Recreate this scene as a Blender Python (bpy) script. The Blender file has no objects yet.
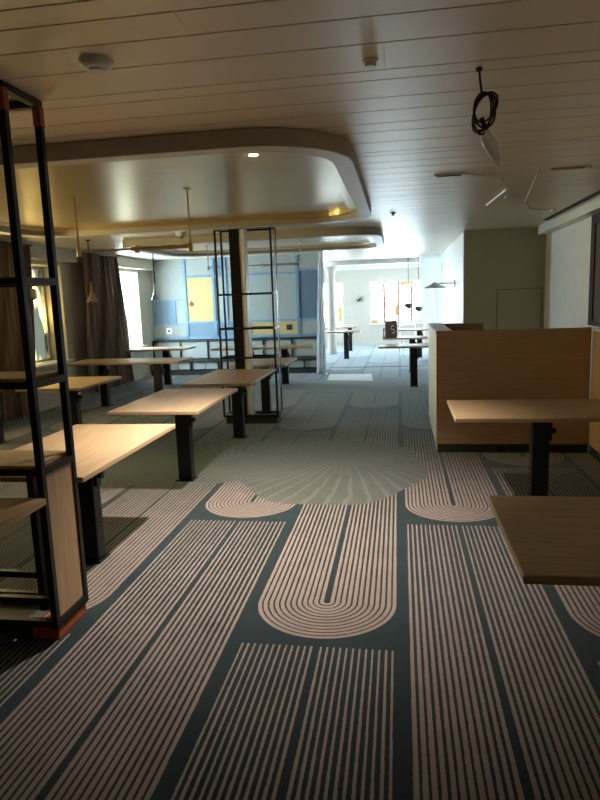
import bpy, math, random
from mathutils import Matrix, Vector
random.seed(7)
PI = math.pi
sc = bpy.context.scene
col = sc.collection

# ------------------------------------------------------------------ camera
FPX, PITCH, YAW, ROLL, EYE = 630.0, math.radians(9.13), math.radians(9.15), math.radians(-2.05), 1.64
def cam_rows():
    B = Matrix(((1, 0, 0), (0, 0, -1), (0, 1, 0)))
    cy, sy = math.cos(YAW), math.sin(YAW); cp, sp = math.cos(PITCH), math.sin(PITCH); cr, sr = math.cos(ROLL), math.sin(ROLL)
    Ry = Matrix(((cy, 0, sy), (0, 1, 0), (-sy, 0, cy)))
    Rp = Matrix(((1, 0, 0), (0, cp, -sp), (0, sp, cp)))
    Rr = Matrix(((cr, -sr, 0), (sr, cr, 0), (0, 0, 1)))
    return Rr @ Rp @ Ry @ B
M3 = cam_rows()
cd = bpy.data.cameras.new('camera'); cam = bpy.data.objects.new('camera', cd); col.objects.link(cam)
cd.sensor_fit = 'HORIZONTAL'; cd.sensor_width = 36; cd.lens = FPX / 600 * 36; cd.clip_start = 0.05; cd.clip_end = 200
cam.matrix_world = Matrix(((M3[0][0], -M3[1][0], -M3[2][0], 0), (M3[0][1], -M3[1][1], -M3[2][1], 0), (M3[0][2], -M3[1][2], -M3[2][2], EYE), (0, 0, 0, 1)))
sc.camera = cam

# ------------------------------------------------------------------ sky, daylight, exposure
SKY = 27.0
w = bpy.data.worlds.new('overcast_sky'); sc.world = w; w.use_nodes = True
bg = w.node_tree.nodes['Background']; bg.inputs[0].default_value = (0.63, 0.83, 1.0, 1); bg.inputs[1].default_value = SKY
sc.view_settings.view_transform = 'Standard'; sc.view_settings.look = 'None'; sc.view_settings.gamma = 1
sc.view_settings.use_curve_mapping = False
sc.view_settings.exposure = 0.6
sc.cycles.use_denoising = True
sc.cycles.max_bounces = 10; sc.cycles.diffuse_bounces = 6; sc.cycles.glossy_bounces = 5; sc.cycles.transparent_max_bounces = 12
sc.cycles.sample_clamp_indirect = 6.0; sc.cycles.caustics_reflective = False; sc.cycles.caustics_refractive = False
def portal(loc, normal_axis, sx, sz):
    ld = bpy.data.lights.new('daylight_portal', 'AREA'); ld.shape = 'RECTANGLE'; ld.size = sx; ld.size_y = sz
    ld.cycles.is_portal = True
    o = bpy.data.objects.new('daylight_portal', ld); col.objects.link(o); o.location = loc
    o.rotation_euler = Vector(normal_axis).to_track_quat('-Z', 'Y').to_euler()
    return o

# ------------------------------------------------------------------ node helpers
class X:
    def __init__(s, t, v): s.t, s.v = t, v
    def op(s, o, b=None, c=None):
        n = s.t.nodes.new('ShaderNodeMath'); n.operation = o
        for i, q in enumerate((s, b, c)):
            if q is None: continue
            if isinstance(q, X): s.t.links.new(q.v, n.inputs[i])
            else: n.inputs[i].default_value = q
        return X(s.t, n.outputs[0])
    def __add__(s, b): return s.op('ADD', b)
    def __sub__(s, b): return s.op('SUBTRACT', b)
    def __mul__(s, b): return s.op('MULTIPLY', b)
    def __truediv__(s, b): return s.op('DIVIDE', b)
    def fract(s): return s.op('FRACT')
    def floor(s): return s.op('FLOOR')
    def abs(s): return s.op('ABSOLUTE')
    def min(s, b): return s.op('MINIMUM', b)
    def max(s, b): return s.op('MAXIMUM', b)
    def lt(s, b): return s.op('LESS_THAN', b)
    def gt(s, b): return s.op('GREATER_THAN', b)
    def sqrt(s): return s.op('SQRT')
def mixc(t, f, a, b):
    n = t.nodes.new('ShaderNodeMix'); n.data_type = 'RGBA'
    for s_, q in ((n.inputs[0], f), (n.inputs[6], a), (n.inputs[7], b)):
        if isinstance(q, X): t.links.new(q.v, s_)
        elif hasattr(q, 'is_output'): t.links.new(q, s_)
        elif isinstance(q, (tuple, list)): s_.default_value = (*q[:3], 1)
        else: s_.default_value = q
    return n.outputs[2]
MATS = {}
def new_mat(name):
    m = bpy.data.materials.new(name); m.use_nodes = True; t = m.node_tree
    return m, t, t.nodes['Principled BSDF']
def coord(t, kind='Object'):
    return t.nodes.new('ShaderNodeTexCoord').outputs[kind]
def mapping(t, src, scale, loc=(0, 0, 0)):
    n = t.nodes.new('ShaderNodeMapping'); n.inputs['Scale'].default_value = scale; n.inputs['Location'].default_value = loc
    t.links.new(src, n.inputs['Vector']); return n.outputs[0]
def noise(t, vec, scale, detail=3, rough=.55):
    n = t.nodes.new('ShaderNodeTexNoise'); n.inputs['Scale'].default_value = scale; n.inputs['Detail'].default_value = detail; n.inputs['Roughness'].default_value = rough
    if vec is not None: t.links.new(vec, n.inputs['Vector'])
    return n
def bump(t, b, h, strength, dist=.01):
    n = t.nodes.new('ShaderNodeBump'); n.inputs['Strength'].default_value = strength; n.inputs['Distance'].default_value = dist
    t.links.new(h, n.inputs['Height']); t.links.new(n.outputs[0], b.inputs['Normal'])
def plain(name, c, rough=.5, metal=0., var=.08, scale=6., bumpy=0., spec=.5):
    m, t, b = new_mat(name)
    nz = noise(t, coord(t), scale)
    lo = tuple(max(0, x * (1 - var)) for x in c); hi = tuple(min(1, x * (1 + var)) for x in c)
    t.links.new(mixc(t, X(t, nz.outputs[0]), lo, hi), b.inputs['Base Color'])
    b.inputs['Roughness'].default_value = rough; b.inputs['Metallic'].default_value = metal
    b.inputs['Specular IOR Level'].default_value = spec
    if bumpy: bump(t, b, noise(t, coord(t), scale * 12).outputs[0], bumpy)
    MATS[name] = m; return m
def wood(name, c, axis=1, rough=.42, var=.22):
    m, t, b = new_mat(name)
    s = [22., 22., 22.]; s[axis] = 1.3
    v = mapping(t, coord(t), s)
    n1 = noise(t, v, 2.2, 5, .62); n2 = noise(t, coord(t), .9, 2)
    a = tuple(x * (1 - var) for x in c); d = tuple(min(1, x * (1 + var)) for x in c)
    f = (X(t, n1.outputs[0]) * .75 + X(t, n2.outputs[0]) * .25)
    f = ((f - .32) * 2.6).max(0.).min(1.)
    t.links.new(mixc(t, f, a, d), b.inputs['Base Color'])
    b.inputs['Roughness'].default_value = rough; b.inputs['Specular IOR Level'].default_value = .4
    bump(t, b, n1.outputs[0], .06, .004)
    MATS[name] = m; return m
def glow(name, c, s):
    m, t, b = new_mat(name)
    b.inputs['Base Color'].default_value = (*c, 1); b.inputs['Emission Color'].default_value = (*c, 1); b.inputs['Emission Strength'].default_value = s
    MATS[name] = m; return m

# ------------------------------------------------------------------ mesh helpers
class MB:
    def __init__(s): s.v, s.f = [], []
    def box(s, x0, x1, y0, y1, z0, z1):
        k = len(s.v)
        s.v += [(x0, y0, z0), (x1, y0, z0), (x1, y1, z0), (x0, y1, z0), (x0, y0, z1), (x1, y0, z1), (x1, y1, z1), (x0, y1, z1)]
        s.f += [tuple(k + i for i in q) for q in ((3, 2, 1, 0), (4, 5, 6, 7), (0, 1, 5, 4), (1, 2, 6, 5), (2, 3, 7, 6), (3, 0, 4, 7))]
        return s
    def prism(s, pts, z0, z1):
        k = len(s.v); n = len(pts)
        s.v += [(x, y, z0) for x, y in pts] + [(x, y, z1) for x, y in pts]
        s.f += [tuple(k + i for i in reversed(range(n))), tuple(k + n + i for i in range(n))]
        s.f += [(k + i, k + (i + 1) % n, k + n + (i + 1) % n, k + n + i) for i in range(n)]
        return s
    def lathe(s, prof, n=20, c=(0, 0, 0)):
        k = len(s.v)
        for r, z in prof:
            s.v += [(c[0] + r * math.cos(2 * PI * i / n), c[1] + r * math.sin(2 * PI * i / n), c[2] + z) for i in range(n)]
        for j in range(len(prof) - 1):
            for i in range(n):
                a, b = k + j * n + i, k + j * n + (i + 1) % n
                s.f.append((a, b, b + n, a + n))
        s.f += [tuple(k + i for i in reversed(range(n))), tuple(k + (len(prof) - 1) * n + i for i in range(n))]
        return s
    def tube(s, pts, r, n=8, closed=False):
        pts = [Vector(p) for p in pts]; k = len(s.v); m = len(pts)
        up = Vector((0, 0, 1))
        for i, p in enumerate(pts):
            a = pts[(i - 1) % m] if closed else pts[max(i - 1, 0)]; b = pts[(i + 1) % m] if closed else pts[min(i + 1, m - 1)]
            d = (b - a).normalized()
            u = d.cross(up)
            if u.length < 1e-3: u = d.cross(Vector((1, 0, 0)))
            u.normalize(); v = d.cross(u)
            rr = r[i] if isinstance(r, (list, tuple)) else r
            s.v += [tuple(p + u * rr * math.cos(2 * PI * j / n) + v * rr * math.sin(2 * PI * j / n)) for j in range(n)]
        for i in range(m if closed else m - 1):
            for j in range(n):
                a, b = k + i * n + j, k + i * n + (j + 1) % n
                c, d_ = k + ((i + 1) % m) * n + j, k + ((i + 1) % m) * n + (j + 1) % n
                s.f.append((a, b, d_, c))
        if not closed:
            s.f += [tuple(k + j for j in reversed(range(n))), tuple(k + (m - 1) * n + j for j in range(n))]
        return s
    def mesh(s, name, mat, smooth=False):
        me = bpy.data.meshes.new(name); me.from_pydata(s.v, [], s.f); me.update()
        if mat: me.materials.append(MATS[mat] if isinstance(mat, str) else mat)
        if smooth: me.polygons.foreach_set('use_smooth', [True] * len(me.polygons))
        return me
    def build(s, name, mat, parent=None, bevel=0., smooth=False, kind=None, loc=None, rotz=0):
        o = bpy.data.objects.new(name, s.mesh(name, mat, smooth)); col.objects.link(o)
        if parent: o.parent = parent
        if loc: o.location = loc
        if rotz: o.rotation_euler.z = rotz
        if bevel:
            b = o.modifiers.new('bevel', 'BEVEL'); b.width = bevel; b.segments = 2; b.limit_method = 'ANGLE'
        if smooth:
            e = o.modifiers.new('split', 'EDGE_SPLIT'); e.split_angle = math.radians(40)
        if kind: o['kind'] = kind
        return o
def box(*a): return MB().box(*a)
def tag(o, label, cat, group=None):
    o['label'] = label; o['category'] = cat
    if group: o['group'] = group
    return o
def thing(name, label, cat, loc=(0, 0, 0), rotz=0, group=None):
    o = bpy.data.objects.new(name, None); col.objects.link(o); o.location = loc; o.rotation_euler.z = rotz
    o.empty_display_size = .1
    return tag(o, label, cat, group)
def dup(root, loc, label=None, group=None, rotz=None, skip=()):
    def cp(o, par):
        c = o.copy(); col.objects.link(c); c.parent = par
        for ch in list(o.children):
            if ch.name.split('.')[0] not in skip: cp(ch, c)
        return c
    r = cp(root, None); r.location = loc
    if rotz is not None: r.rotation_euler.z = rotz
    if label: r['label'] = label
    if group: r['group'] = group
    elif 'group' in r: del r['group']
    return r
def struct(o, label=None, cat=None):
    o['kind'] = 'structure'
    if label: o['label'] = label
    if cat: o['category'] = cat
    return o

# ------------------------------------------------------------------ materials
def carpet():
    m, t, b = new_mat('carpet')
    g = t.nodes.new('ShaderNodeNewGeometry'); sp = t.nodes.new('ShaderNodeSeparateXYZ'); t.links.new(g.outputs['Position'], sp.inputs[0])
    x, y = X(t, sp.outputs[0]), X(t, sp.outputs[1])
    W, P, R0, N = .8125, 3.23, .40, 12
    fz = X(t, noise(t, g.outputs['Position'], 60, 2).outputs[0]) - .5
    slow = X(t, noise(t, g.outputs['Position'], 5, 2).outputs[0])
    cix = (x / W).floor()
    xc = (cix + .5) * W
    u = (x - xc).abs()
    par = (cix * .5).fract() * 2.0                       # 0 for even columns, 1 for odd ones
    y0 = par * (2.80 - 4.47) + 4.47
    tt = (y - y0) / P
    v = tt.fract() * P
    vv = (v - R0).min(0.)
    d = (u * u + vv * vv).sqrt() + fz * .006
    q = (d - .018) / ((.386 - .018) / N)
    rid = q.floor(); fr = q.fract()
    jit = ((rid * 12.9898 + cix * 4.137 + tt.floor() * 7.31).op('SINE') * 43758.5).fract()
    duty = ((((v + jit * .8 - .3) / .38).floor() * .38) / P).max(0.).min(1.) * -.42 + .70
    on = fr.lt(duty) * d.gt(.018) * d.lt(.386) * v.lt(P - .05)
    base = mixc(t, slow, (.005, .013, .016), (.010, .024, .029))
    strp = mixc(t, slow, (.22, .168, .143), (.30, .237, .202))
    c = mixc(t, on, base, strp)
    # lily-pad medallions woven over the stripes
    def pad(cx, cy, rx, ry, k, amp):
        dx, dy = (x - cx) / rx, (y - cy) / ry
        ang = dy.op('ARCTAN2', dx)
        r = (dx * dx + dy * dy).sqrt() + (ang * k).op('SINE') * amp
        return r, ang
    meds = ((-.66, 5.97, .90, 1.17, 7, .03, -.62, 6.5), (-1.85, 6.25, .95, .88, 5, .04, -1.6, 5.8), (-3.0, 5.9, .85, .9, 6, .05, -3.0, 5.9), (-.6, 11.9, 1.6, 1.05, 6, .04, -.6, 11.9), (-2.6, 10.6, .9, .9, 6, .05, -2.6, 10.6))
    tot = None; line = None
    for cx, cy, rx, ry, k, amp, fx, fy in meds:
        r, ang = pad(cx, cy, rx, ry, k, amp)
        ax = (y - fy).op('ARCTAN2', x - fx)
        rr = ((x - fx) * (x - fx) + (y - fy) * (y - fy)).sqrt()
        ln = ((ax * (58 / (2 * PI)) + rr * .8 + slow * .5).fract()).lt(.25)
        msk = r.lt(1.)
        if tot is None: tot, line = msk, ln * msk
        else:
            line = line * (msk * -1. + 1.) + ln * msk; tot = tot.max(msk)
    mc = mixc(t, slow, (.072, .076, .064), (.108, .112, .094))
    mc = mixc(t, line * .38, mc, (.19, .188, .155))
    c = mixc(t, tot, c, mc)
    fib = noise(t, g.outputs['Position'], 420, 2)
    c2 = mixc(t, X(t, fib.outputs[0]), (.55, .55, .55), (1.35, 1.35, 1.35))
    mul = t.nodes.new('ShaderNodeMix'); mul.data_type = 'RGBA'; mul.blend_type = 'MULTIPLY'; mul.inputs[0].default_value = 1
    t.links.new(c, mul.inputs[6]); t.links.new(c2, mul.inputs[7])
    t.links.new(mul.outputs[2], b.inputs['Base Color'])
    b.inputs['Roughness'].default_value = .95; b.inputs['Specular IOR Level'].default_value = .15
    b.inputs['Sheen Weight'].default_value = .42; b.inputs['Sheen Roughness'].default_value = .4; b.inputs['Sheen Tint'].default_value = (.75, .9, 1, 1)
    bump(t, b, fib.outputs[0], .35, .006)
    MATS['carpet'] = m
carpet()
def satin(name, c, rough, metal, axis=0):
    m, t, b = new_mat(name)
    s = [60., 60., 60.]; s[axis] = 1.
    n1 = noise(t, mapping(t, coord(t), s), 2., 3); n2 = noise(t, coord(t), .8, 2)
    t.links.new(mixc(t, X(t, n2.outputs[0]), tuple(q * .88 for q in c), tuple(min(1, q * 1.1) for q in c)), b.inputs['Base Color'])
    rr = X(t, n1.outputs[0]) * .12 + (rough - .06)
    t.links.new(rr.v, b.inputs['Roughness']); b.inputs['Metallic'].default_value = metal
    MATS[name] = m
satin('plank_metal', (.84, .74, .61), .40, .42)
satin('gold_panel', (.72, .56, .32), .30, .7)
plain('joint_dark', (.03, .026, .022), .8)
plain('ring_paint', (.48, .44, .38), .45)
plain('ring_white', (.72, .72, .70), .45)
plain('wall_cream', (.62, .57, .46), .7, bumpy=.05)
plain('wall_grey', (.54, .51, .45), .7, bumpy=.05)
plain('wall_white', (.87, .87, .86), .5)
plain('wall_green', (.34, .33, .26), .65, bumpy=.05)
plain('panel_pale', (.42, .46, .43), .6)
plain('panel_blue', (.21, .31, .41), .6)
plain('slat_blue', (.22, .38, .52), .5)
plain('panel_slate', (.15, .22, .31), .6)
plain('panel_yellow', (.68, .52, .22), .55)
plain('black_metal', (.012, .012, .013), .38, .3)
plain('black_cladding', (.006, .0055, .0055), .6, spec=.2)
plain('steel', (.55, .55, .56), .32, .9)
plain('brass', (.66, .48, .22), .35, .5)
plain('foil_white', (.82, .82, .82), .45)
plain('orange_tape', (.40, .085, .025), .6)
plain('curtain_brown', (.19, .14, .115), .85, scale=18, var=.25)
plain('frame_brown', (.05, .03, .023), .7, spec=.2)
plain('blind_brown', (.10, .062, .045), .8)
plain('cord_black', (.01, .01, .01), .5)
plain('white_plastic', (.78, .77, .74), .4)
plain('paper_white', (.85, .86, .86), .7)
plain('ledge_white', (.76, .75, .70), .45)
plain('plinth_dark', (.035, .036, .034), .6)
plain('window_alu', (.60, .58, .54), .4, .3)
plain('orange_film', (.72, .36, .08), .5)
plain('terracotta', (.30, .19, .14), .6)
plain('menu_dark', (.14, .10, .085), .5)
wood('table_wood', (.50, .345, .20), 1)
wood('table_wood_cross', (.50, .345, .20), 0)
wood('rack_wood', (.46, .31, .18), 2)
wood('partition_wood', (.54, .36, .21), 0, .5, .16)
wood('ledge_wood', (.52, .40, .28), 1)
glow('lamp_lit', (1., .82, .55), 25.)
glow('lamp_off', (.75, .75, .72), 0.)
def film(name, tint, alpha_tint, lo=.35, gain=3.):
    m, t, b = new_mat(name)
    tr = t.nodes.new('ShaderNodeBsdfTransparent'); gl = t.nodes.new('ShaderNodeBsdfGlossy'); gl.inputs['Roughness'].default_value = .1
    nz = noise(t, mapping(t, coord(t), (3, 1.2, .5)), 2.2, 3)
    f = ((X(t, nz.outputs[0]) - lo) * gain).max(0.).min(1.)
    t.links.new(mixc(t, f, tint, alpha_tint), tr.inputs[0])
    mx = t.nodes.new('ShaderNodeMixShader'); mx.inputs[0].default_value = .05
    t.links.new(tr.outputs[0], mx.inputs[1]); t.links.new(gl.outputs[0], mx.inputs[2])
    t.links.new(mx.outputs[0], t.nodes['Material Output'].inputs['Surface']); t.nodes.remove(b)
    MATS[name] = m
film('glass_clear', (.92, .92, .90), (.97, .97, .95))
film('glass_amber', (.82, .62, .36), (1., .84, .56))
film('glass_film', (.10, .095, .08), (1., .74, .34), .50, 5.)  # grey film with the window's yellow glow put into its tint
def sheet():
    m, t, b = new_mat('plastic_sheet')
    a = t.nodes.new('ShaderNodeBsdfTranslucent'); a.inputs[0].default_value = (.9, .93, .95, 1)
    d = t.nodes.new('ShaderNodeBsdfDiffuse'); d.inputs[0].default_value = (.85, .88, .9, 1)
    tr = t.nodes.new('ShaderNodeBsdfTransparent')
    m1 = t.nodes.new('ShaderNodeMixShader'); m1.inputs[0].default_value = .45
    m2 = t.nodes.new('ShaderNodeMixShader')
    nz = noise(t, coord(t), 5, 3)
    f = (X(t, nz.outputs[0]) - .25) * .5
    t.links.new(f.v, m2.inputs[0])
    t.links.new(a.outputs[0], m1.inputs[1]); t.links.new(d.outputs[0], m1.inputs[2])
    t.links.new(m1.outputs[0], m2.inputs[1]); t.links.new(tr.outputs[0], m2.inputs[2])
    t.links.new(m2.outputs[0], t.nodes['Material Output'].inputs['Surface']); t.nodes.remove(b)
    MATS['plastic_sheet'] = m
sheet()
def bag_mat():
    m, t, b = new_mat('bag_film'); a = t.nodes.new('ShaderNodeBsdfTranslucent'); a.inputs[0].default_value = (.92, .92, .9, 1)
    nz = noise(t, coord(t), 30, 3); t.links.new(mixc(t, X(t, nz.outputs[0]), (.7, .7, .68), (.95, .95, .93)), b.inputs['Base Color']); b.inputs['Roughness'].default_value = .22; b.inputs['Specular IOR Level'].default_value = 1.; b.inputs['Coat Weight'].default_value = 1.; b.inputs['Coat Roughness'].default_value = .15
    x = t.nodes.new('ShaderNodeMixShader'); x.inputs[0].default_value = .3
    t.links.new(b.outputs[0], x.inputs[1]); t.links.new(a.outputs[0], x.inputs[2]); t.links.new(x.outputs[0], t.nodes['Material Output'].inputs['Surface']); MATS['bag_film'] = m
bag_mat()

# ------------------------------------------------------------------ the shell
CZ = 2.62; XL = -5.7; XR = 2.3; YF = 21.5; YB = 14.2; Y0 = -3.0
floor = struct(box(XL - .6, 4.2, Y0, YF + .4, -.12, 0).build('floor', 'carpet'), 'dark teal carpet with beige concentric loop stripes and grey lily pads', 'floor')
thr = box(-1.6, 1.0, 14.78, 14.83, 0, .006).build('threshold_strip', 'plinth_dark', floor)
ceil = struct(box(XL - .6, 4.2, Y0, YF + .4, CZ + .035, CZ + .15).build('ceiling', 'joint_dark'), 'low ceiling of satin beige metal planks with dark joints', 'ceiling')
seams = [1.86, 2.10, 2.24, 2.44, 2.685, 2.99, 3.12, 3.385, 3.61, 3.86, 4.05, 4.32, 4.60, 4.72, 4.95, 5.19, 5.43, 5.67, 5.80, 6.05, 6.30, 6.55, 6.68, 6.93, 7.18, 7.43, 7.68, 7.81, 8.06]
back_ = []
q = 1.86
for k in range(19):
    q -= .25 if k % 4 else .13
    back_.insert(0, q)
seams = [s_ for s_ in back_ if s_ > Y0 + .1] + seams
cuts = [-6.25, -4.1, -1.05, 1.95, 4.15]
for i in range(len(seams) - 1):
    y0, y1 = seams[i] + .004, seams[i + 1] - .004
    off = (.9 if i % 2 else 0) + .35 * (i % 3)
    xs = [-6.25] + [c + off - .6 for c in cuts[1:-1]] + [4.15]
    for j in range(4):
        if xs[j + 1] < 2.4 or xs[j] < 2.3:
            box(xs[j] + .0002, xs[j + 1] - .0002, y0, y1, CZ, CZ + .034).build('plank', 'plank_metal', ceil, bevel=.0015)
far = MB(); y = 8.065
k = 0
while y < YF + .2:
    wd = .13 if k % 4 == 3 else .25
    far.box(-6.25, 4.15, y, y + wd - .006, CZ, CZ + .034); y += wd; k += 1
fo = far.build('plank_run', 'plank_metal', ceil); fo['kind'] = 'stuff'
# walls
def win_wall(axis, a0, a1, face, thick, wins, z0, z1, name, mat, label):
    """wall along an axis with openings (list of (start, end)); thickness goes away from the room"""
    mb = MB(); f0, f1 = sorted((face, face + thick))
    def bx(s, e, lo, hi):
        if axis == 'y': mb.box(f0, f1, s, e, lo, hi)
        else: mb.box(s, e, f0, f1, lo, hi)
    cur = a0
    for s, e in wins:
        bx(cur, s, 0, CZ + .14); bx(s, e, 0, z0); bx(s, e, z1, CZ + .14); cur = e
    bx(cur, a1, 0, CZ + .14)
    return struct(mb.build(name, mat), label, 'wall')
LW = [(5.9, 7.3), (8.85, 10.2), (11.9, 13.45), (15.4, 17.0), (18.2, 19.8)]
win_wall('y', Y0, YF, XL, -.42, LW, .72, 2.33, 'wall_left', 'wall_cream', 'cream outer wall with deep window recesses along the tables')
FW = [(-5.0, -3.6), (-3.0, -1.86), (-.95, .72)]
win_wall('x', XL - .42, 4.2, YF, .35, FW, .72, 2.13, 'wall_far', 'wall_grey', 'pale grey end wall with bright windows')
struct(box(XL - .42, 4.2, Y0 - .2, Y0, 0, CZ + .14).build('wall_rear', 'wall_cream'), 'plain cream wall', 'wall')
struct(box(XR, XR + .2, Y0, 10.7, 0, CZ + .14).build('wall_right', 'wall_white'), 'white panelled wall beside the booths', 'wall')
wg = struct(box(1.04, XR + .2, 10.7, 10.85, 0, CZ + .14).build('wall_green', 'wall_green'), 'olive grey cross wall with a square hatch', 'wall')
hz = wg
hatch = box(1.575, 2.25, 10.688, 10.70, .05, 1.665).build('hatch_door', 'wall_green', wg, bevel=.002)
for a in ((1.563, 1.571, .05, 1.672), (2.252, 2.26, .05, 1.672)): box(a[0], a[1], 10.697, 10.703, a[2], a[3]).build('hatch_gap', 'joint_dark', wg)
box(1.563, 2.26, 10.697, 10.703, 1.668, 1.676).build('hatch_gap', 'joint_dark', wg)
win_wall('y', 16.3, YF, 2.6, .3, [(17.2, 18.6), (19.4, 20.4)], .35, 2.35, 'wall_side', 'wall_white', 'white outer wall of the alcove with a tall window and an unseen one added for light')
struct(MB().box(1.05, 1.2, 10.85, 16.3, 0, CZ + .14).box(1.2, 2.9, 16.15, 16.3, 0, CZ + .14).build('wall_corridor', 'wall_white'), 'pale panelled wall with a swing-arm lamp', 'wall')
# ------------------------------------------------------------------ windows
wn = 0
def window(axis, a0, a1, face, z0, z1, mull, glass, inward, side, strips=()):
    global wn; wn += 1
    w_ = struct(thing('window_%d' % wn, 'window', 'window')); del w_['label']; del w_['category']
    t = .05
    fr = MB()
    def bx(mb, s, e, lo, hi, d=.05):
        if axis == 'y': mb.box(face - d / 2, face + d / 2, s, e, lo, hi)
        else: mb.box(s, e, face - d / 2, face + d / 2, lo, hi)
        return mb
    bx(fr, a0, a1, z0, z0 + t); bx(fr, a0, a1, z1 - t, z1); bx(fr, a0, a0 + t, z0 + t, z1 - t); bx(fr, a1 - t, a1, z0 + t, z1 - t)
    fr.build('window_frame', 'window_alu', w_)
    edges = [a0 + t] + list(mull) + [a1 - t]
    mw = .045 if side == 'far' else .025
    for m_ in mull: bx(MB(), m_ - mw, m_ + mw, z0 + t, z1 - t).build('mullion', 'terracotta' if side == 'far' else 'window_alu', w_)
    for i in range(len(edges) - 1):
        bx(MB(), edges[i] + (mw if i else 0), edges[i + 1] - (mw if i < len(edges) - 2 else 0), z0 + t, z1 - t, .008).build('pane', glass, w_)
    for s, e, lo, hi in strips: bx(MB(), s, e, lo, hi, .014).build('protective_film', 'orange_film', w_)
    cx = (a0 + a1) / 2; cz = (z0 + z1) / 2
    if axis == 'y': portal((face + .06 * inward, cx, cz), (inward, 0, 0), a1 - a0 - .02, z1 - z0 - .02) if False else portal((face + .06 * inward, cx, cz), (inward, 0, 0), z1 - z0 - .02, a1 - a0 - .02)
    else: portal((cx, face + .06 * inward, cz), (0, inward, 0), a1 - a0 - .02, z1 - z0 - .02)
    return w_
for i, (a, b_) in enumerate(LW):
    window('y', a, b_, XL - .34, .72, 2.33, [(a + b_) / 2] if i > 0 else [], ('glass_amber', 'glass_film')[i] if i < 2 else 'glass_clear', 1, 'left')
window('x', -5.0, -3.6, YF + .25, .72, 2.13, [-4.3], 'glass_clear', -1, 'far')
window('x', -3.0, -1.86, YF + .25, .72, 2.13, [-2.4], 'glass_clear', -1, 'far', [(-2.06, -1.93, .8, 1.3)])
window('x', -.95, .72, YF + .25, .72, 2.13, [-.50, -.02, .40], 'glass_clear', -1, 'far', [(-.90, -.72, .77, .86), (-.14, -.06, .95, 1.30), (-.45, -.12, .77, .80), (.03, .35, 1.96, 2.08), (.36, .385, .77, 2.0)])
for a, b_ in ((17.2, 18.6), (19.4, 20.4)): window('y', a, b_, 2.82, .35, 2.35, [(a + b_) / 2], 'glass_clear', -1, 'side')  # the further window is unseen, added to brighten the sloping sheet
# sills
for n, (a, b_) in enumerate(LW[1:3]):
    s_ = struct(box(XL - .30, XL + .10, a - .05, b_ + .05, .70, .735).build('trim_%d' % (n + 1), 'ledge_white', bevel=.004))
struct(box(-1.0, 1.0, YF - .12, YF + .2, .69, .72).build('trim_3', 'ledge_white'))
struct(box(-5.0, -1.4, YF - .10, YF + .2, .69, .72).build('trim_4', 'ledge_white'))
struct(box(XL, XL + .02, Y0, 14.2, 0, .10).build('baseboard_left', 'wall_cream'))
# cream curtain-box beam along the left wall and over the right booth
struct(box(XL, XL + .16, 4.0, 14.2, 2.40, CZ).build('trim_5', 'wall_cream'))
struct(box(2.13, XR, 3.0, 10.5, 2.49, CZ - .002).build('trim_6', 'ledge_white'))
# right-hand brown window
wn += 1
w_ = struct(thing('window_%d' % wn, 'x', 'x')); del w_['label']; del w_['category']
fr = MB().box(2.26, 2.3, 8.0, 8.15, 1.20, 2.49).box(2.26, 2.3, 5.0, 5.18, 1.20, 2.49).box(2.26, 2.3, 5.18, 8.0, 2.38, 2.49).box(2.26, 2.3, 5.18, 8.0, 1.20, 1.26)
fr.build('window_frame', 'frame_brown', w_)
box(2.275, 2.298, 5.18, 8.0, 1.26, 2.38).build('blind', 'blind_brown', w_)

# ------------------------------------------------------------------ ceiling trays
def rrect(x0, x1, y0, y1, r, n=10):
    p = []
    for cx, cy, a in ((x1 - r, y0 + r, -PI / 2), (x1 - r, y1 - r, 0), (x0 + r, y1 - r, PI / 2), (x0 + r, y0 + r, PI)):
        p += [(cx + r * math.cos(a + PI / 2 * i / n), cy + r * math.sin(a + PI / 2 * i / n)) for i in range(n + 1)]
    return p
def tray(label, x0, x1, y0, y1, r, wd, drop, ring_m, panel_m):
    t = thing('ceiling_tray', label, 'ceiling tray')
    o, i_ = rrect(x0, x1, y0, y1, r), rrect(x0 + wd, x1 - wd, y0 + wd, y1 - wd, r - wd * .6)
    z0, z1 = CZ - drop, CZ - .001; n = len(o); mb = MB()
    mb.v = [(*p, z1) for p in o] + [(*p, z0) for p in o] + [(*p, z0) for p in i_] + [(*p, z1) for p in i_]
    for k in range(n):
        j = (k + 1) % n
        for a in range(4):
            b_ = (a + 1) % 4
            mb.f.append((a * n + k, b_ * n + k, b_ * n + j, a * n + j))
    mb.build('ring', ring_m, t, bevel=.006)
    # shallow inner step and the satin panel
    i2 = rrect(x0 + wd + .10, x1 - wd - .10, y0 + wd + .10, y1 - wd - .10, max(.1, r - wd))
    st = MB(); st.v = [(*p, CZ - .05) for p in i_] + [(*p, CZ - .05) for p in i2] + [(*p, CZ - .012) for p in i2]
    for k in range(n):
        j = (k + 1) % n
        st.f += [(k, n + k, n + j, j), (n + k, 2 * n + k, 2 * n + j, n + j)]
    st.build('inner_step', panel_m, t)
    MB().prism(rrect(x0 + wd + .10, x1 - wd - .10, y0 + wd + .10, y1 - wd - .10, max(.1, r - wd)), CZ - .012, CZ - .002).build('panel', panel_m, t)
    return t
tray('large dropped ceiling tray with rounded corners and gold panel over the dining tables', -4.6, -.29, 3.73, 7.75, .62, .13, .105, 'ring_paint', 'gold_panel')
tray('dropped ceiling tray between the gold tray and the blue panel wall', -4.3, -.25, 9.3, 12.1, .45, .14, .105, 'ring_paint', 'plank_metal')
tray('white dropped ceiling tray near the bright end windows', -2.1, .78, 17.6, 20.6, .5, .14, .12, 'ring_white', 'ring_white')

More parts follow.
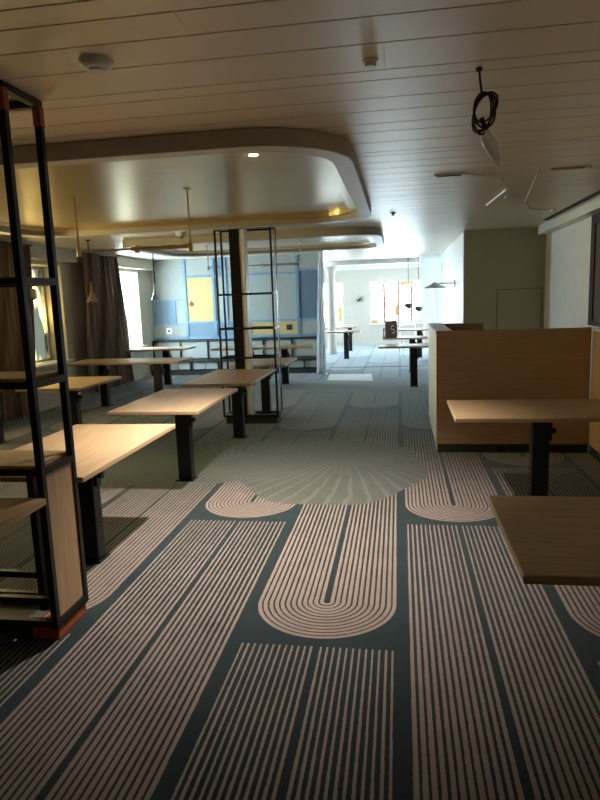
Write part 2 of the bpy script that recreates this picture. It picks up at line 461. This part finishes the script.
# ------------------------------------------------------------------ panelled middle wall
wb = struct(box(XL - .2, -1.72, YB, YB + .15, 0, CZ + .1).build('wall_back', 'wall_grey'), 'wall of pale, blue and yellow panels framed by light blue slats', 'wall')
pan = [(-5.72, -4.90, 1.73, 2.62, 'panel_pale'), (-5.72, -5.17, 1.17, 1.69, 'panel_blue'), (-5.13, -4.90, 1.17, 1.69, 'panel_pale'), (-5.72, -4.90, .86, 1.13, 'panel_pale'),
       (-4.84, -4.22, 2.24, 2.62, 'panel_pale'), (-4.84, -4.22, 1.20, 2.20, 'panel_yellow'), (-4.84, -4.22, .86, 1.15, 'panel_blue'),
       (-4.16, -3.92, 2.24, 2.62, 'panel_blue'), (-4.16, -3.92, 1.20, 2.20, 'panel_pale'), (-4.16, -3.40, .86, 1.15, 'panel_blue'),
       (-3.88, -2.28, 2.24, 2.62, 'panel_pale'), (-3.88, -2.28, 1.20, 2.20, 'panel_pale'), (-3.36, -2.28, .86, 1.15, 'panel_yellow'),
       (-2.22, -1.74, 1.20, 2.25, 'panel_slate'), (-2.22, -1.74, 2.29, 2.62, 'panel_pale'), (-2.22, -1.74, .86, 1.15, 'panel_pale')]
for x0, x1, z0, z1, m_ in pan: box(x0, x1, YB - .025, YB, z0, z1).build('panel', m_, wb)
for x0, x1, z0, z1 in ((-5.76, -5.72, .82, 2.62), (-4.90, -4.84, .82, 2.62), (-4.22, -4.16, .82, 2.62), (-3.92, -3.88, 1.20, 2.62), (-3.40, -3.36, .82, 1.15), (-2.28, -2.22, .82, 2.62),
                       (-5.72, -4.90, 1.69, 1.73), (-5.72, -4.90, 1.13, 1.17), (-5.17, -5.13, 1.17, 1.69), (-4.84, -4.22, 2.20, 2.24), (-4.84, -4.22, 1.15, 1.20), (-4.16, -3.92, 2.20, 2.24),
                       (-4.16, -2.28, 1.15, 1.20), (-3.88, -2.28, 2.20, 2.24), (-2.22, -1.72, 2.25, 2.29), (-2.22, -1.72, 1.15, 1.20), (-5.72, -1.72, .80, .86)):
    box(x0, x1, YB - .05, YB, z0, z1).build('slat', 'slat_blue', wb)
for i, (x, z, m_, s) in enumerate(((-5.32, 1.0, 'steel', 0), (-2.47, 1.01, 'black_metal', 1))):
    o = thing('wall_socket', ('grey wall socket on the pale panel below the blue one', 'black wall socket on the yellow strip panel')[i], 'socket', (x, YB - .025, z))
    box(-.06, .06, -.012, 0, -.06, .06).build('plate', m_, o, bevel=.004); box(-.03, .03, -.016, -.012, -.03, .03).build('insert', 'plinth_dark', o)
o = thing('panel_pull', 'small orange pull ring on the yellow wall panel', 'handle', (-4.74, YB - .025, 1.60))
MB().lathe([(.001, 0), (.05, 0), (.05, .02), (.001, .02)], 14).build('knob', 'orange_tape', o).rotation_euler.x = PI / 2
MB().tube([(.0, -.03, 0), (.02, -.03, .05), (.0, -.03, .09), (-.02, -.03, .05)], .008, 6, True).build('tab', 'orange_tape', o)

# banquette frame along the panelled wall
bq = thing('banquette', 'unfinished low banquette with white back panels and dark seat rails under the panel wall', 'bench', (0, 0, 0))
for k in range(6):
    x0 = -5.68 + k * .655
    box(x0 + .01, x0 + .645, 14.05, 14.10, .36, .74).build('back_panel', 'panel_pale', bq, bevel=.004)
    box(x0 + .01, x0 + .645, 13.78, 13.81, .13, .30).build('front_panel', 'panel_pale', bq, bevel=.004)
    box(x0 - .012, x0 + .012, 14.02, 14.05, .12, .78).build('upright', 'black_metal', bq)
    box(x0 + .30, x0 + .33, 13.74, 13.77, .1, .30).build('seat_leg', 'black_metal', bq)
box(-5.68, -1.76, 14.02, 14.145, .74, .79).build('top_rail', 'plinth_dark', bq)
box(-5.68, -1.76, 13.74, 14.05, .30, .34).build('seat_rail', 'plinth_dark', bq)
box(-5.68, -1.76, 13.80, 14.12, 0, .11).build('toe_kick', 'plinth_dark', bq)

# ------------------------------------------------------------------ tables
def make_table(name, label, w_, l_, legx=0., legy=0., wood_m='table_wood', group=None, loc=(0, 0, 0)):
    t = thing(name, label, 'table', loc, 0, group)
    box(-w_ / 2, w_ / 2, -l_ / 2, l_ / 2, .718, .75).build('tabletop', wood_m, t, bevel=.005)
    box(legx - .20, legx + .20, legy - .16, legy + .16, .706, .718).build('mounting_plate', 'black_metal', t)
    lg = box(legx - .065, legx + .065, legy - .05, legy + .05, .012, .706).build('leg', 'black_metal', t, bevel=.008)
    box(legx + .065, legx + .085, legy - .03, legy + .03, .50, .64).build('clamp', 'black_metal', lg, bevel=.004)
    MB().tube([(legx + .085, legy, .57), (legx + .115, legy, .57)], .022, 12).build('knob', 'black_metal', lg)
    box(legx - .085, legx + .085, legy - .075, legy + .075, 0, .012).build('foot_plate', 'black_metal', t, bevel=.003)
    return t
G = 'tables beside the aisle'
t1 = make_table('dining_table', 'light wood table on one black post just past the tall shelf frame', .80, 1.42, .06, -.05, loc=(-2.06, 3.71, 0))
make_table('dining_table', 'light wood table half hidden by the shelf frame with orange-taped posts', .80, 1.40, .05, -.3, loc=(-2.06, 1.95, 0))
make_table('dining_table', 'light wood table second past the tall shelf frame, beside the grey carpet medallion', .80, 1.34, .07, -.11, loc=(-2.06, 5.615, 0))
make_table('dining_table', 'brownish wood table pushed against the slim shelf rack around the black pillar', .80, 1.42, .06, -.03, loc=(-2.0, 7.34, 0))
make_table('dining_table', 'wood table directly behind the slim shelf rack', .80, 1.08, .02, -.08, loc=(-1.96, 9.02, 0))
make_table('dining_table', 'small wood table near the brown curtain, nearer the aisle of its pair', .80, 1.06, 0, 0, loc=(-3.89, 6.98, 0))
make_table('dining_table', 'wood table partly behind the shelf frame shelf, by the amber window', .86, 1.06, 0, 0, loc=(-4.95, 6.98, 0))
make_table('dining_table', 'wood table touching the long brown curtain beside the window pier', .94, .72, 0, 0, 'table_wood_cross', loc=(-4.80, 9.65, 0))
make_table('dining_table', 'wood table joined edge to edge to the one touching the curtain', .94, .72, -.02, 0, 'table_wood_cross', loc=(-3.845, 9.65, 0))
make_table('dining_table', 'thin table in front of the white window ledge and panel wall corner', 1.24, .72, .1, 0, 'table_wood_cross', loc=(-4.78, 12.2, 0))
make_table('dining_table', 'far table by the banquette, half hidden behind the black pillar', .95, .70, .2, 0, 'table_wood_cross', loc=(-3.08, 11.95, 0))
make_table('dining_table', 'far table by the banquette beside the hanging plastic sheet', .95, .70, -.14, .1, 'table_wood_cross', loc=(-2.07, 11.95, 0))
make_table('dining_table', 'wood booth table one row before the table at the tall partition', 1.46, .82, .5, 0, 'table_wood_cross', loc=(1.11, 2.377, 0))
make_table('dining_table', 'wood booth table standing before the tall wooden partition', 1.44, .82, -.05, 0, 'table_wood_cross', loc=(1.11, 4.975, 0))
make_table('dining_table', 'narrow pale table just behind the booth partition on a black post', .90, .62, .17, 0, 'table_wood_cross', loc=(.08, 11.5, 0))
make_table('dining_table', 'pale table holding the dark menu box', .94, .62, .15, 0, 'table_wood_cross', loc=(.12, 13.75, 0))
make_table('dining_table', 'pale table with white chairs behind the menu box table', .9, .62, .1, 0, 'table_wood_cross', loc=(.42, 16.9, 0))
make_table('dining_table', 'pale far table next to the round grey column', .95, .62, .08, 0, 'table_wood_cross', loc=(-1.49, 16.9, 0))
make_table('dining_table', 'pale table closest to the end wall below the wall light', .95, .62, .35, 0, 'table_wood_cross', loc=(-1.85, 19.4, 0))

# ------------------------------------------------------------------ shelf racks
def rack(label, x0, x1, y0, y1, bars, top, p, wood_shelves, panel, base_z):
    r = thing('shelf_rack', label, 'shelf rack', (x0, y0, 0))
    W_, D = x1 - x0, y1 - y0
    for px in (0, W_ - p):
        for py in (0, D - p):
            box(px, px + p, py, py + p, base_z, top).build('post', 'black_metal', r, bevel=.003)
    for z in bars + [top - p / 2]:
        for a in ((p, W_ - p, 0, p), (p, W_ - p, D - p, D), (0, p, p, D - p), (W_ - p, W_, p, D - p))[:2 if z == .21 else 4]:
            box(a[0], a[1], a[2], a[3], z - p / 2, z + p / 2).build('rail', 'black_metal', r)
    for z in wood_shelves: box(p, W_ - p, .004, D - .004, z, z + .016).build('shelf', 'rack_wood', r)
    for z0, z1 in panel: box(W_ - p * .7, W_ - p * .25, p, D - p, z0, z1).build('side_panel', 'rack_wood', r)
    return r
fr_ = rack('tall black steel shelf frame with wooden side panel and orange taped corners', -2.435, -1.683, 2.672, 2.99, [1.765, 1.285, .865, .21, .09], 2.618, .034, [1.303, .883], [(.11, .85)], .06)
for px, py in ((.718, 0), (.718, .284), (0, 0), (0, .284)):
    box(px - .002, px + .036, py - .002, py + .036, 2.50, 2.59).build('tape_band', 'orange_tape', fr_)
box(.60, .742, .02, .30, 0, .06).build('corner_protector', 'orange_tape', fr_, bevel=.004)
box(.03, .60, .04, .28, 0, .06).build('plinth', 'plinth_dark', fr_)
box(.60, .634, .10, .134, .107, .848).build('inner_post', 'black_metal', fr_)
rk = rack('slim black shelf rack enclosing the black pillar', -2.36, -1.60, 8.10, 8.42, [1.725, 1.277, .892, .11], 2.575, .026, [], [], .09)
box(.03, .73, .03, .29, 0, .09).build('plinth', 'plinth_dark', rk)
for z in (1.725, 1.277): box(.755, .775, -.004, .03, z - .018, z + .018).build('shelf_clip', 'foil_white', rk)
for py in (.2,): box(.752, .762, py, py + .03, .1, 2.55).build('reflection_strip', 'steel', rk)  # pale strip imitating light reflected along the back post
pl = thing('pillar', 'black clad pillar with a white side inside the slim rack', 'pillar', (-2.09, 8.26, 0))
box(-.085, .045, -.10, .10, .09, CZ).build('black_face', 'black_cladding', pl, bevel=.004)
box(.045, .115, -.09, .09, .09, CZ).build('white_side', 'foil_white', pl, bevel=.004)

# ------------------------------------------------------------------ booth partition on the right
bp = thing('booth_partition', 'tall wood-faced booth partition with white outer side and dark plinth', 'partition', (.37, 6.56, 0))
box(0, 1.49, 0, .05, .09, 1.245).build('front_panel', 'partition_wood', bp, bevel=.003)
box(0, .012, .05, 1.74, .09, 1.245).build('side_panel', 'wall_white', bp)
box(.012, .15, .05, 1.70, .09, 1.235).build('inner_panel', 'partition_wood', bp)
box(.15, .68, 1.66, 1.70, .09, 1.245).build('back_panel', 'partition_wood', bp)
MB().box(-.006, .16, .0, 1.745, 1.245, 1.268).build('cap', 'ledge_wood', bp, bevel=.003)
box(.16, 1.49, 0, .052, 1.245, 1.262).build('cap', 'ledge_wood', bp, bevel=.002)
box(.16, .68, 1.655, 1.705, 1.245, 1.262).build('cap', 'partition_wood', bp, bevel=.002)
box(.01, 1.49, .012, .05, 0, .09).build('plinth', 'plinth_dark', bp)
box(.012, .03, .05, 1.73, 0, .09).build('plinth', 'wall_white', bp)
box(.60, .68, -.001, .012, .005, .07).build('socket_plate', 'black_metal', bp)
sp_ = thing('booth_side_panel', 'yellowish wood panel under the brown window along the booth wall', 'panel', (1.865, 0, 0))
for k in range(3):
    box(0, .04, 6.55 - 1.2 * (k + 1), 6.548 - 1.2 * k, .09, 1.23).build('panel', 'partition_wood', sp_, bevel=.003)
box(.0, .42, 2.95, 6.55, 1.23, 1.26).build('ledge', 'ledge_white', sp_, bevel=.003)
box(.01, .04, 2.95, 6.548, 0, .09).build('plinth', 'plinth_dark', sp_)

# ------------------------------------------------------------------ curtains
def curtain(label, x, y0, y1, y0b, y1b, z0, z1, folds):
    c = thing('curtain', label, 'curtain', (x, (y0 + y1) / 2, 0))
    yc = (y0 + y1) / 2; n = folds * 8; rows = 14; mb = MB()
    for side in (0, 1):
        for j in range(rows + 1):
            f = j / rows; z = z1 + (z0 - z1) * f
            a, b_ = y0 + (y0b - y0) * f, y1 + (y1b - y1) * f
            for i in range(n + 1):
                s = i / n
                amp = .045 * (1 + .35 * math.sin(i * .7 + j * .25))
                mb.v.append((amp * math.sin(s * folds * 2 * PI + .4 * math.sin(j * .4)) - side * .006, a + (b_ - a) * s - yc + .02 * math.sin(j * .5 + i), z))
    N1 = (rows + 1) * (n + 1)
    for j in range(rows):
        for i in range(n):
            a = j * (n + 1) + i
            mb.f.append((a, a + 1, a + n + 2, a + n + 1)); mb.f.append((N1 + a, N1 + a + n + 1, N1 + a + n + 2, N1 + a + 1))
    mb.build('cloth', 'curtain_brown', c, smooth=True)
    box(-.03, .03, y0 - yc - .03, y1 - yc + .03, z1, z1 + .02).build('rail', 'black_metal', c)
    return c
curtain('long brown curtain hanging between the two left windows', XL + .24, 10.55, 11.95, 10.45, 12.35, .08, 2.56, 9)
curtain('long brown curtain beside the amber window behind the shelf frame', XL + .24, 7.6, 8.95, 7.6, 8.75, .08, 2.56, 9)

# ------------------------------------------------------------------ lamps
def pend(name, label, x, y, ztop, zlow, prof, m_, cord=.006, cordm='cord_black'):
    p = thing(name, label, 'pendant lamp', (x, y, zlow))
    MB().lathe(prof, 20).build('shade', m_, p, smooth=True)
    MB().tube([(0, 0, prof[-1][1]), (0, 0, ztop - zlow)], cord, 8).build('cord', cordm, p)
    MB().lathe([(.035, ztop - zlow - .012), (.035, ztop - zlow)], 14).build('ceiling_rose', cordm, p)
    return p
cone = [(.092, 0), (.088, .012), (.05, .09), (.022, .18), (.013, .30)]
pend('pendant_lamp', 'small cone pendant lamp hanging before the brown curtain', -4.60, 9.1, CZ, 1.70, cone, 'terracotta', .008)
pend('pendant_lamp', 'small cone pendant lamp hanging before the pale corner of the panel wall', -4.62, 11.7, CZ, 1.72, cone, 'steel', .012)
dome = [(.115, .0), (.11, .03), (.085, .075), (.045, .10), (.012, .112)]
domeu = [(.012, 0), (.06, .015), (.10, .06), (.12, .12), (.12, .135), (.01, .14)]
pend('pendant_lamp', 'dark bowl pendant lamp by the end window, higher of the two', .25, 17.6, CZ, 1.27, domeu, 'plinth_dark', .008)
pend('pendant_lamp', 'dark bowl pendant lamp next to the white sloping sheet, lower of the two', .52, 17.6, CZ, 1.18, domeu, 'plinth_dark', .008)
def rail(label, x0, x1, y, z, m_):
    r = thing('rail_light', label, 'rail lamp', ((x0 + x1) / 2, y, z))
    h = (x1 - x0) / 2; mid = -h + (x1 - x0) * .72
    MB().tube([(-h, 0, 0), (mid - .25, 0, 0)], .009, 8).build('thin_bar', m_, r)
    MB().tube([(mid - .25, 0, 0), (h, 0, 0)], .018, 10).build('thick_bar', m_, r)
    for s in (-h, h):
        MB().tube([(s, 0, -.03), (s, 0, CZ - .012 - z)], .0075, 8).build('rod', m_, r)
        MB().lathe([(.03, CZ - .022 - z), (.03, CZ - .012 - z)], 14, (s, 0, 0)).build('ceiling_rose', m_, r)
        MB().lathe([(.02, -.045), (.02, .03)], 12, (s, 0, 0)).build('end_cap', m_, r)
    MB().lathe([(.022, -.035), (.022, .035)], 12, (mid - .2, 0, 0)).build('joint', m_, r)
rail('brass rail lamp hung by two rods from the gold ceiling tray', -2.83, -1.79, 5.42, 2.125, 'brass')
rail('thin rail lamp hung in front of the panel wall behind the slim rack', -3.30, -1.66, 10.9, 2.235, 'steel')
# wall lamps
wl = thing('wall_lamp', 'swing-arm wall lamp on the pale corridor wall', 'wall lamp', (1.05, 12.46, 1.83))
box(-.02, 0, -.03, .03, -.08, .06).build('wall_plate', 'steel', wl, bevel=.004)
MB().tube([(-.02, 0, .0), (-.34, .15, .01)], .012, 8).build('arm', 'steel', wl)
MB().lathe([(.22, -.06), (.215, -.05), (.07, .02), (.02, .06)], 18, (-.36, .3, -.02)).build('shade', 'steel', wl, smooth=True)
wl = thing('wall_lamp', 'small grey wall light on the end wall between the windows', 'wall lamp', (-1.265, YF - .001, 1.557))
box(-.09, .09, -.03, 0, -.09, .09).build('wall_plate', 'steel', wl, bevel=.005)
MB().tube([(-.02, -.03, 0), (-.10, -.16, -.05)], .035, 10).build('head', 'plinth_dark', wl)
wl = thing('wall_lamp', 'small dark wall light with chrome head on the curtain behind the shelf frame', 'wall lamp', (XL + .40, 8.55, 1.85))
box(-.07, 0, -.05, .05, -.08, .08).build('wall_plate', 'black_metal', wl, bevel=.006)
MB().lathe([(.02, -.09), (.055, -.06), (.055, .05), (.02, .07)], 14, (.06, 0, 0)).build('head', 'steel', wl, smooth=True)

# ------------------------------------------------------------------ ceiling fittings
def disc(name, label, cat, x, y, prof, m_, lens=None, group=None):
    d = thing(name, label, cat, (x, y, CZ), 0, group)
    MB().lathe(prof, 24).build('body', m_, d, smooth=True)
    if lens: MB().lathe(lens[0], 20).build('lens', lens[1], d, smooth=True)
    return d
disc('smoke_detector', 'round white smoke detector on the ceiling planks near the shelf frame', 'smoke detector', -1.20, 2.58, [(.035, -.034), (.055, -.03), (.068, -.016), (.07, 0)], 'white_plastic', ([(.028, -.042), (.034, -.034)], 'white_plastic'))
disc('ceiling_sensor', 'small white cylindrical sensor on the planks beside the gold tray', 'sensor', -.11, 2.86, [(.022, -.028), (.025, -.024), (.025, -.01), (.034, -.008), (.034, 0)], 'white_plastic')
d = disc('downlight', 'lit round downlight in the gold ceiling tray', 'downlight', -.955, 4.33, [(.032, -.019), (.04, -.018), (.046, -.0125)], 'ring_white', ([(.030, -.022), (.031, -.019)], 'lamp_lit'))
ls = bpy.data.lights.new('downlight_beam', 'SPOT'); ls.energy = 500; ls.color = (1., .88, .76); ls.spot_size = math.radians(104); ls.spot_blend = 1.0; ls.shadow_soft_size = .03
lo = bpy.data.objects.new('downlight_beam', ls); col.objects.link(lo); lo.parent = d; lo.location = (0, 0, -.04)
disc('downlight', 'unlit pale round downlight nearest the hanging cable coil', 'downlight', 1.158, 4.713, [(.055, -.012), (.075, -.008), (.08, 0)], 'ring_white', ([(.05, -.014), (.054, -.012)], 'lamp_off'))
disc('downlight', 'unlit round downlight beside the slanting loose bracket', 'downlight', 1.186, 7.10, [(.055, -.012), (.075, -.008), (.08, 0)], 'ring_white', ([(.05, -.014), (.054, -.012)], 'lamp_off'))
disc('downlight', 'unlit round downlight closest to the olive wall', 'downlight', 1.213, 9.517, [(.055, -.012), (.075, -.008), (.08, 0)], 'ring_white', ([(.05, -.014), (.054, -.012)], 'lamp_off'))
disc('sprinkler', 'tiny dark sprinkler head on the planks past the gold tray', 'sprinkler', -.063, 7.94, [(.03, -.03), (.012, -.028), (.014, -.008), (.035, -.006), (.035, 0)], 'plinth_dark')
disc('security_camera', 'white dome camera on the planks behind the brass rail lamp', 'camera', -2.95, 8.55, [(.02, -.09), (.055, -.075), (.075, -.04), (.085, -.02), (.085, 0)], 'white_plastic', ([(.01, -.10), (.04, -.088)], 'plinth_dark'))
o = thing('light_slot', 'open light slot with dangling white cable on the planks', 'light fitting', (.42, 5.60, CZ))
box(-.12, .12, -.04, .04, -.014, 0).build('frame', 'ring_white', o, bevel=.003); box(-.10, .10, -.025, .025, -.018, -.014).build('opening', 'joint_dark', o)
MB().tube([(.12, 0, -.01), (.25, .08, -.012), (.38, .22, -.012), (.48, .36, -.02)], .007, 6).build('cable', 'white_plastic', o)
MB().lathe([(.02, -.03), (.026, -.01), (.02, 0)], 12, (.49, .37, 0)).build('plug', 'white_plastic', o)
o = thing('loose_bracket', 'slanting white bracket hanging from the planks between downlights', 'bracket', (.97, 6.95, CZ))
MB().tube([(.06, -.42, -.012), (-.02, .34, -.05)], .012, 6).build('strip', 'white_plastic', o)
o = thing('hanging_wire', 'thin grey wire drooping from the planks toward the cream beam', 'wire', (1.161, 5.69, CZ))
MB().tube([(0, 0, 0), (-.01, .2, -.06), (.06, .9, -.12), (.25, 1.7, -.10), (.55, 2.4, -.04), (.70, 2.63, -.01)], .007, 6).build('cord', 'wall_grey', o)
MB().lathe([(.03, -.05), (.035, -.02), (.03, 0)], 12, (.70, 2.63, 0)).build('end_box', 'white_plastic', o)
o = thing('linear_fitting', 'pale linear light fitting on the planks above the booths', 'light fitting', (1.40, 5.66, CZ))
box(-.16, .14, -.015, .015, -.016, 0).build('housing', 'ring_paint', o, bevel=.003); box(.10, .15, -.03, .03, -.022, 0).build('end_box', 'ring_white', o, bevel=.003)
o = thing('curtain_track', 'dark curtain track running along the cream beam', 'curtain track', (2.05, 0, CZ))
box(-.03, .03, 4.0, 9.6, -.014, 0).build('channel', 'joint_dark', o); box(.03, .036, 4.0, 9.6, -.02, 0).build('lip', 'ring_white', o)

# hanging cable coil and the bag on its plug
cc = thing('cable_coil', 'coiled black cable hanging from the planks with taped plug', 'cable', (.36, 3.08, CZ))
MB().lathe([(.014, -.012), (.014, 0)], 10).build('ceiling_hole', 'joint_dark', cc)
MB().tube([(0, 0, 0), (.006, 0, -.06), (.012, 0, -.10), (.01, 0, -.12)], .0055, 6).build('drop_cord', 'cord_black', cc)
for k, (ax, az, tl, cx, cz) in enumerate(((.040, .085, .30, .02, -.19), (.046, .075, -.1, .026, -.18), (.036, .088, .1, .018, -.195), (.044, .066, .5, .03, -.165), (.042, .080, .38, .024, -.185))):
    pts = []
    for i in range(28):
        a = 2 * PI * i / 28; px, pz = ax * math.cos(a), az * math.sin(a)
        pts.append((cx + px * math.cos(tl) + pz * math.sin(tl), .012 * math.sin(a * 2 + k), cz - px * math.sin(tl) + pz * math.cos(tl)))
    MB().tube(pts, .005, 6, True).build('loop', 'cord_black', cc)
MB().tube([(.012, 0, -.21), (.028, 0, -.25), (.034, .0, -.268)], .011, 8).build('plug', 'cord_black', cc)
bag = thing('plastic_bag', 'crumpled clear white bag tied round the end of the black cable coil', 'bag', (.36, 3.08, CZ))
mb = MB(); rr = random.Random(3); prof = [(.008, -.262), (.022, -.285), (.034, -.315), (.032, -.345), (.021, -.375), (.009, -.405), (.003, -.42)]
n = 12
for j, (r, z) in enumerate(prof):
    for i in range(n):
        q_ = r * (1 + rr.uniform(-.28, .28)); a = 2 * PI * i / n
        mb.v.append((.035 + .06 * (j / 6) ** 1.3 + q_ * math.cos(a), q_ * math.sin(a), z + rr.uniform(-.004, .004)))
for j in range(6):
    for i in range(n): mb.f.append((j * n + i, j * n + (i + 1) % n, (j + 1) * n + (i + 1) % n, (j + 1) * n + i))
mb.build('film', 'bag_film', bag)

# ------------------------------------------------------------------ far end
c_ = thing('round_column', 'round grey column with flared head beside the far windows', 'column', (-1.94, 18.4, 0))
MB().lathe([(.12, 0), (.12, 2.30)], 24).build('shaft', 'ring_paint', c_, smooth=True)
MB().lathe([(.12, 2.30), (.15, 2.42), (.24, 2.54), (.34, CZ - .001)], 24).build('head', 'wall_grey', c_, smooth=True)
def sheet_obj(name, label, cat, pts_top, pts_bot, rows, amp, seed, m_='plastic_sheet'):
    s = thing(name, label, cat); rr = random.Random(seed); mb = MB(); n = len(pts_top)
    for j in range(rows + 1):
        f = j / rows
        for i in range(n):
            a, b_ = Vector(pts_top[i]), Vector(pts_bot[i]); p = a.lerp(b_, f)
            mb.v.append((p.x + rr.uniform(-amp, amp) * .4, p.y + rr.uniform(-amp, amp), p.z))
    for j in range(rows):
        for i in range(n - 1):
            a = j * n + i; mb.f.append((a, a + 1, a + n + 1, a + n))
    o = mb.build('film', m_, s, smooth=True)
    so = o.modifiers.new('thick', 'SOLIDIFY'); so.thickness = .003
    return s
sheet_obj('plastic_curtain', 'translucent plastic dust sheet hanging at the end of the panel wall', 'plastic sheet',
          [(-1.69 + .018 * i, 13.62 + .05 * (i % 2), CZ - .002) for i in range(7)], [(-1.80 + .036 * i, 13.60 + .07 * (i % 2), .004) for i in range(7)], 14, .02, 5)
o = thing('zip_pole', 'thin grey pole holding the plastic dust sheet', 'pole', (-1.62, 13.50, 0))
MB().tube([(0, 0, 0), (0, 0, CZ - .004)], .022, 10).build('tube', 'steel', o); box(-.06, .06, -.06, .06, 0, .02).build('foot', 'steel', o)
sheet_obj('sloping_sheet', 'white sloping plastic sheet glowing in front of the alcove windows', 'plastic sheet',
          [(.50 + .09 * i, 16.36 + .02 * (i % 2), CZ - .004) for i in range(7)], [(.98 + .012 * i, 16.36 + .02 * (i % 2), .01) for i in range(7)], 14, .012, 8)
o = thing('paper_sheet', 'flat white protective paper lying on the carpet by the plastic sheet', 'paper', (0, 0, 0))
pp = MB().prism([(-1.45, 12.5), (-.52, 12.3), (-.60, 13.45), (-1.50, 13.5)], .001, .005).build('sheet', 'paper_white', o)
mbx = thing('menu_box', 'dark menu box with pale scroll mark standing on the pale table', 'box', (-.175, 13.6, .75))
box(-.125, .125, -.05, .05, 0, .36).build('body', 'menu_dark', mbx, bevel=.005)
MB().tube([(.02, -.052, .09), (.07, -.052, .12), (.05, -.052, .18), (0, -.052, .19), (.01, -.052, .25), (.06, -.052, .26)], .012, 6).build('scroll_mark', 'paper_white', mbx)
o = thing('menu_stick', 'short dark stick beside the menu box on the pale table', 'stick', (-.33, 13.62, .75))
MB().lathe([(.03, 0), (.03, .01), (.012, .015), (.012, .17), (.02, .175), (.02, .20)], 12).build('stem', 'plinth_dark', o)
def chair(label, x, y, rz):
    c = thing('lounge_chair', label, 'chair', (x, y, 0), rz)
    box(-.24, .24, -.24, .24, .43, .47).build('seat', 'wall_white', c, bevel=.01)
    for sx in (-1, 1):
        for sy in (-1, 1):
            MB().tube([(sx * .2, sy * .2, .43), (sx * .24, sy * .24, 0)], .016, 8).build('leg', 'wall_white', c)
        MB().tube([(sx * .22, .22, .45), (sx * .22, .30, 1.02)], .016, 8).build('back_post', 'wall_white', c)
    for z in (.66, .82, .98):
        box(-.22, .22, .24 + (z - .45) * .14, .26 + (z - .45) * .14, z - .03, z + .03).build('back_slat', 'wall_white', c)
    return c
chair('white slatted chair behind the menu box table, nearer the end window', .27, 17.9, .2)
chair('white slatted chair beside the white sloping sheet', .82, 17.75, -.3)
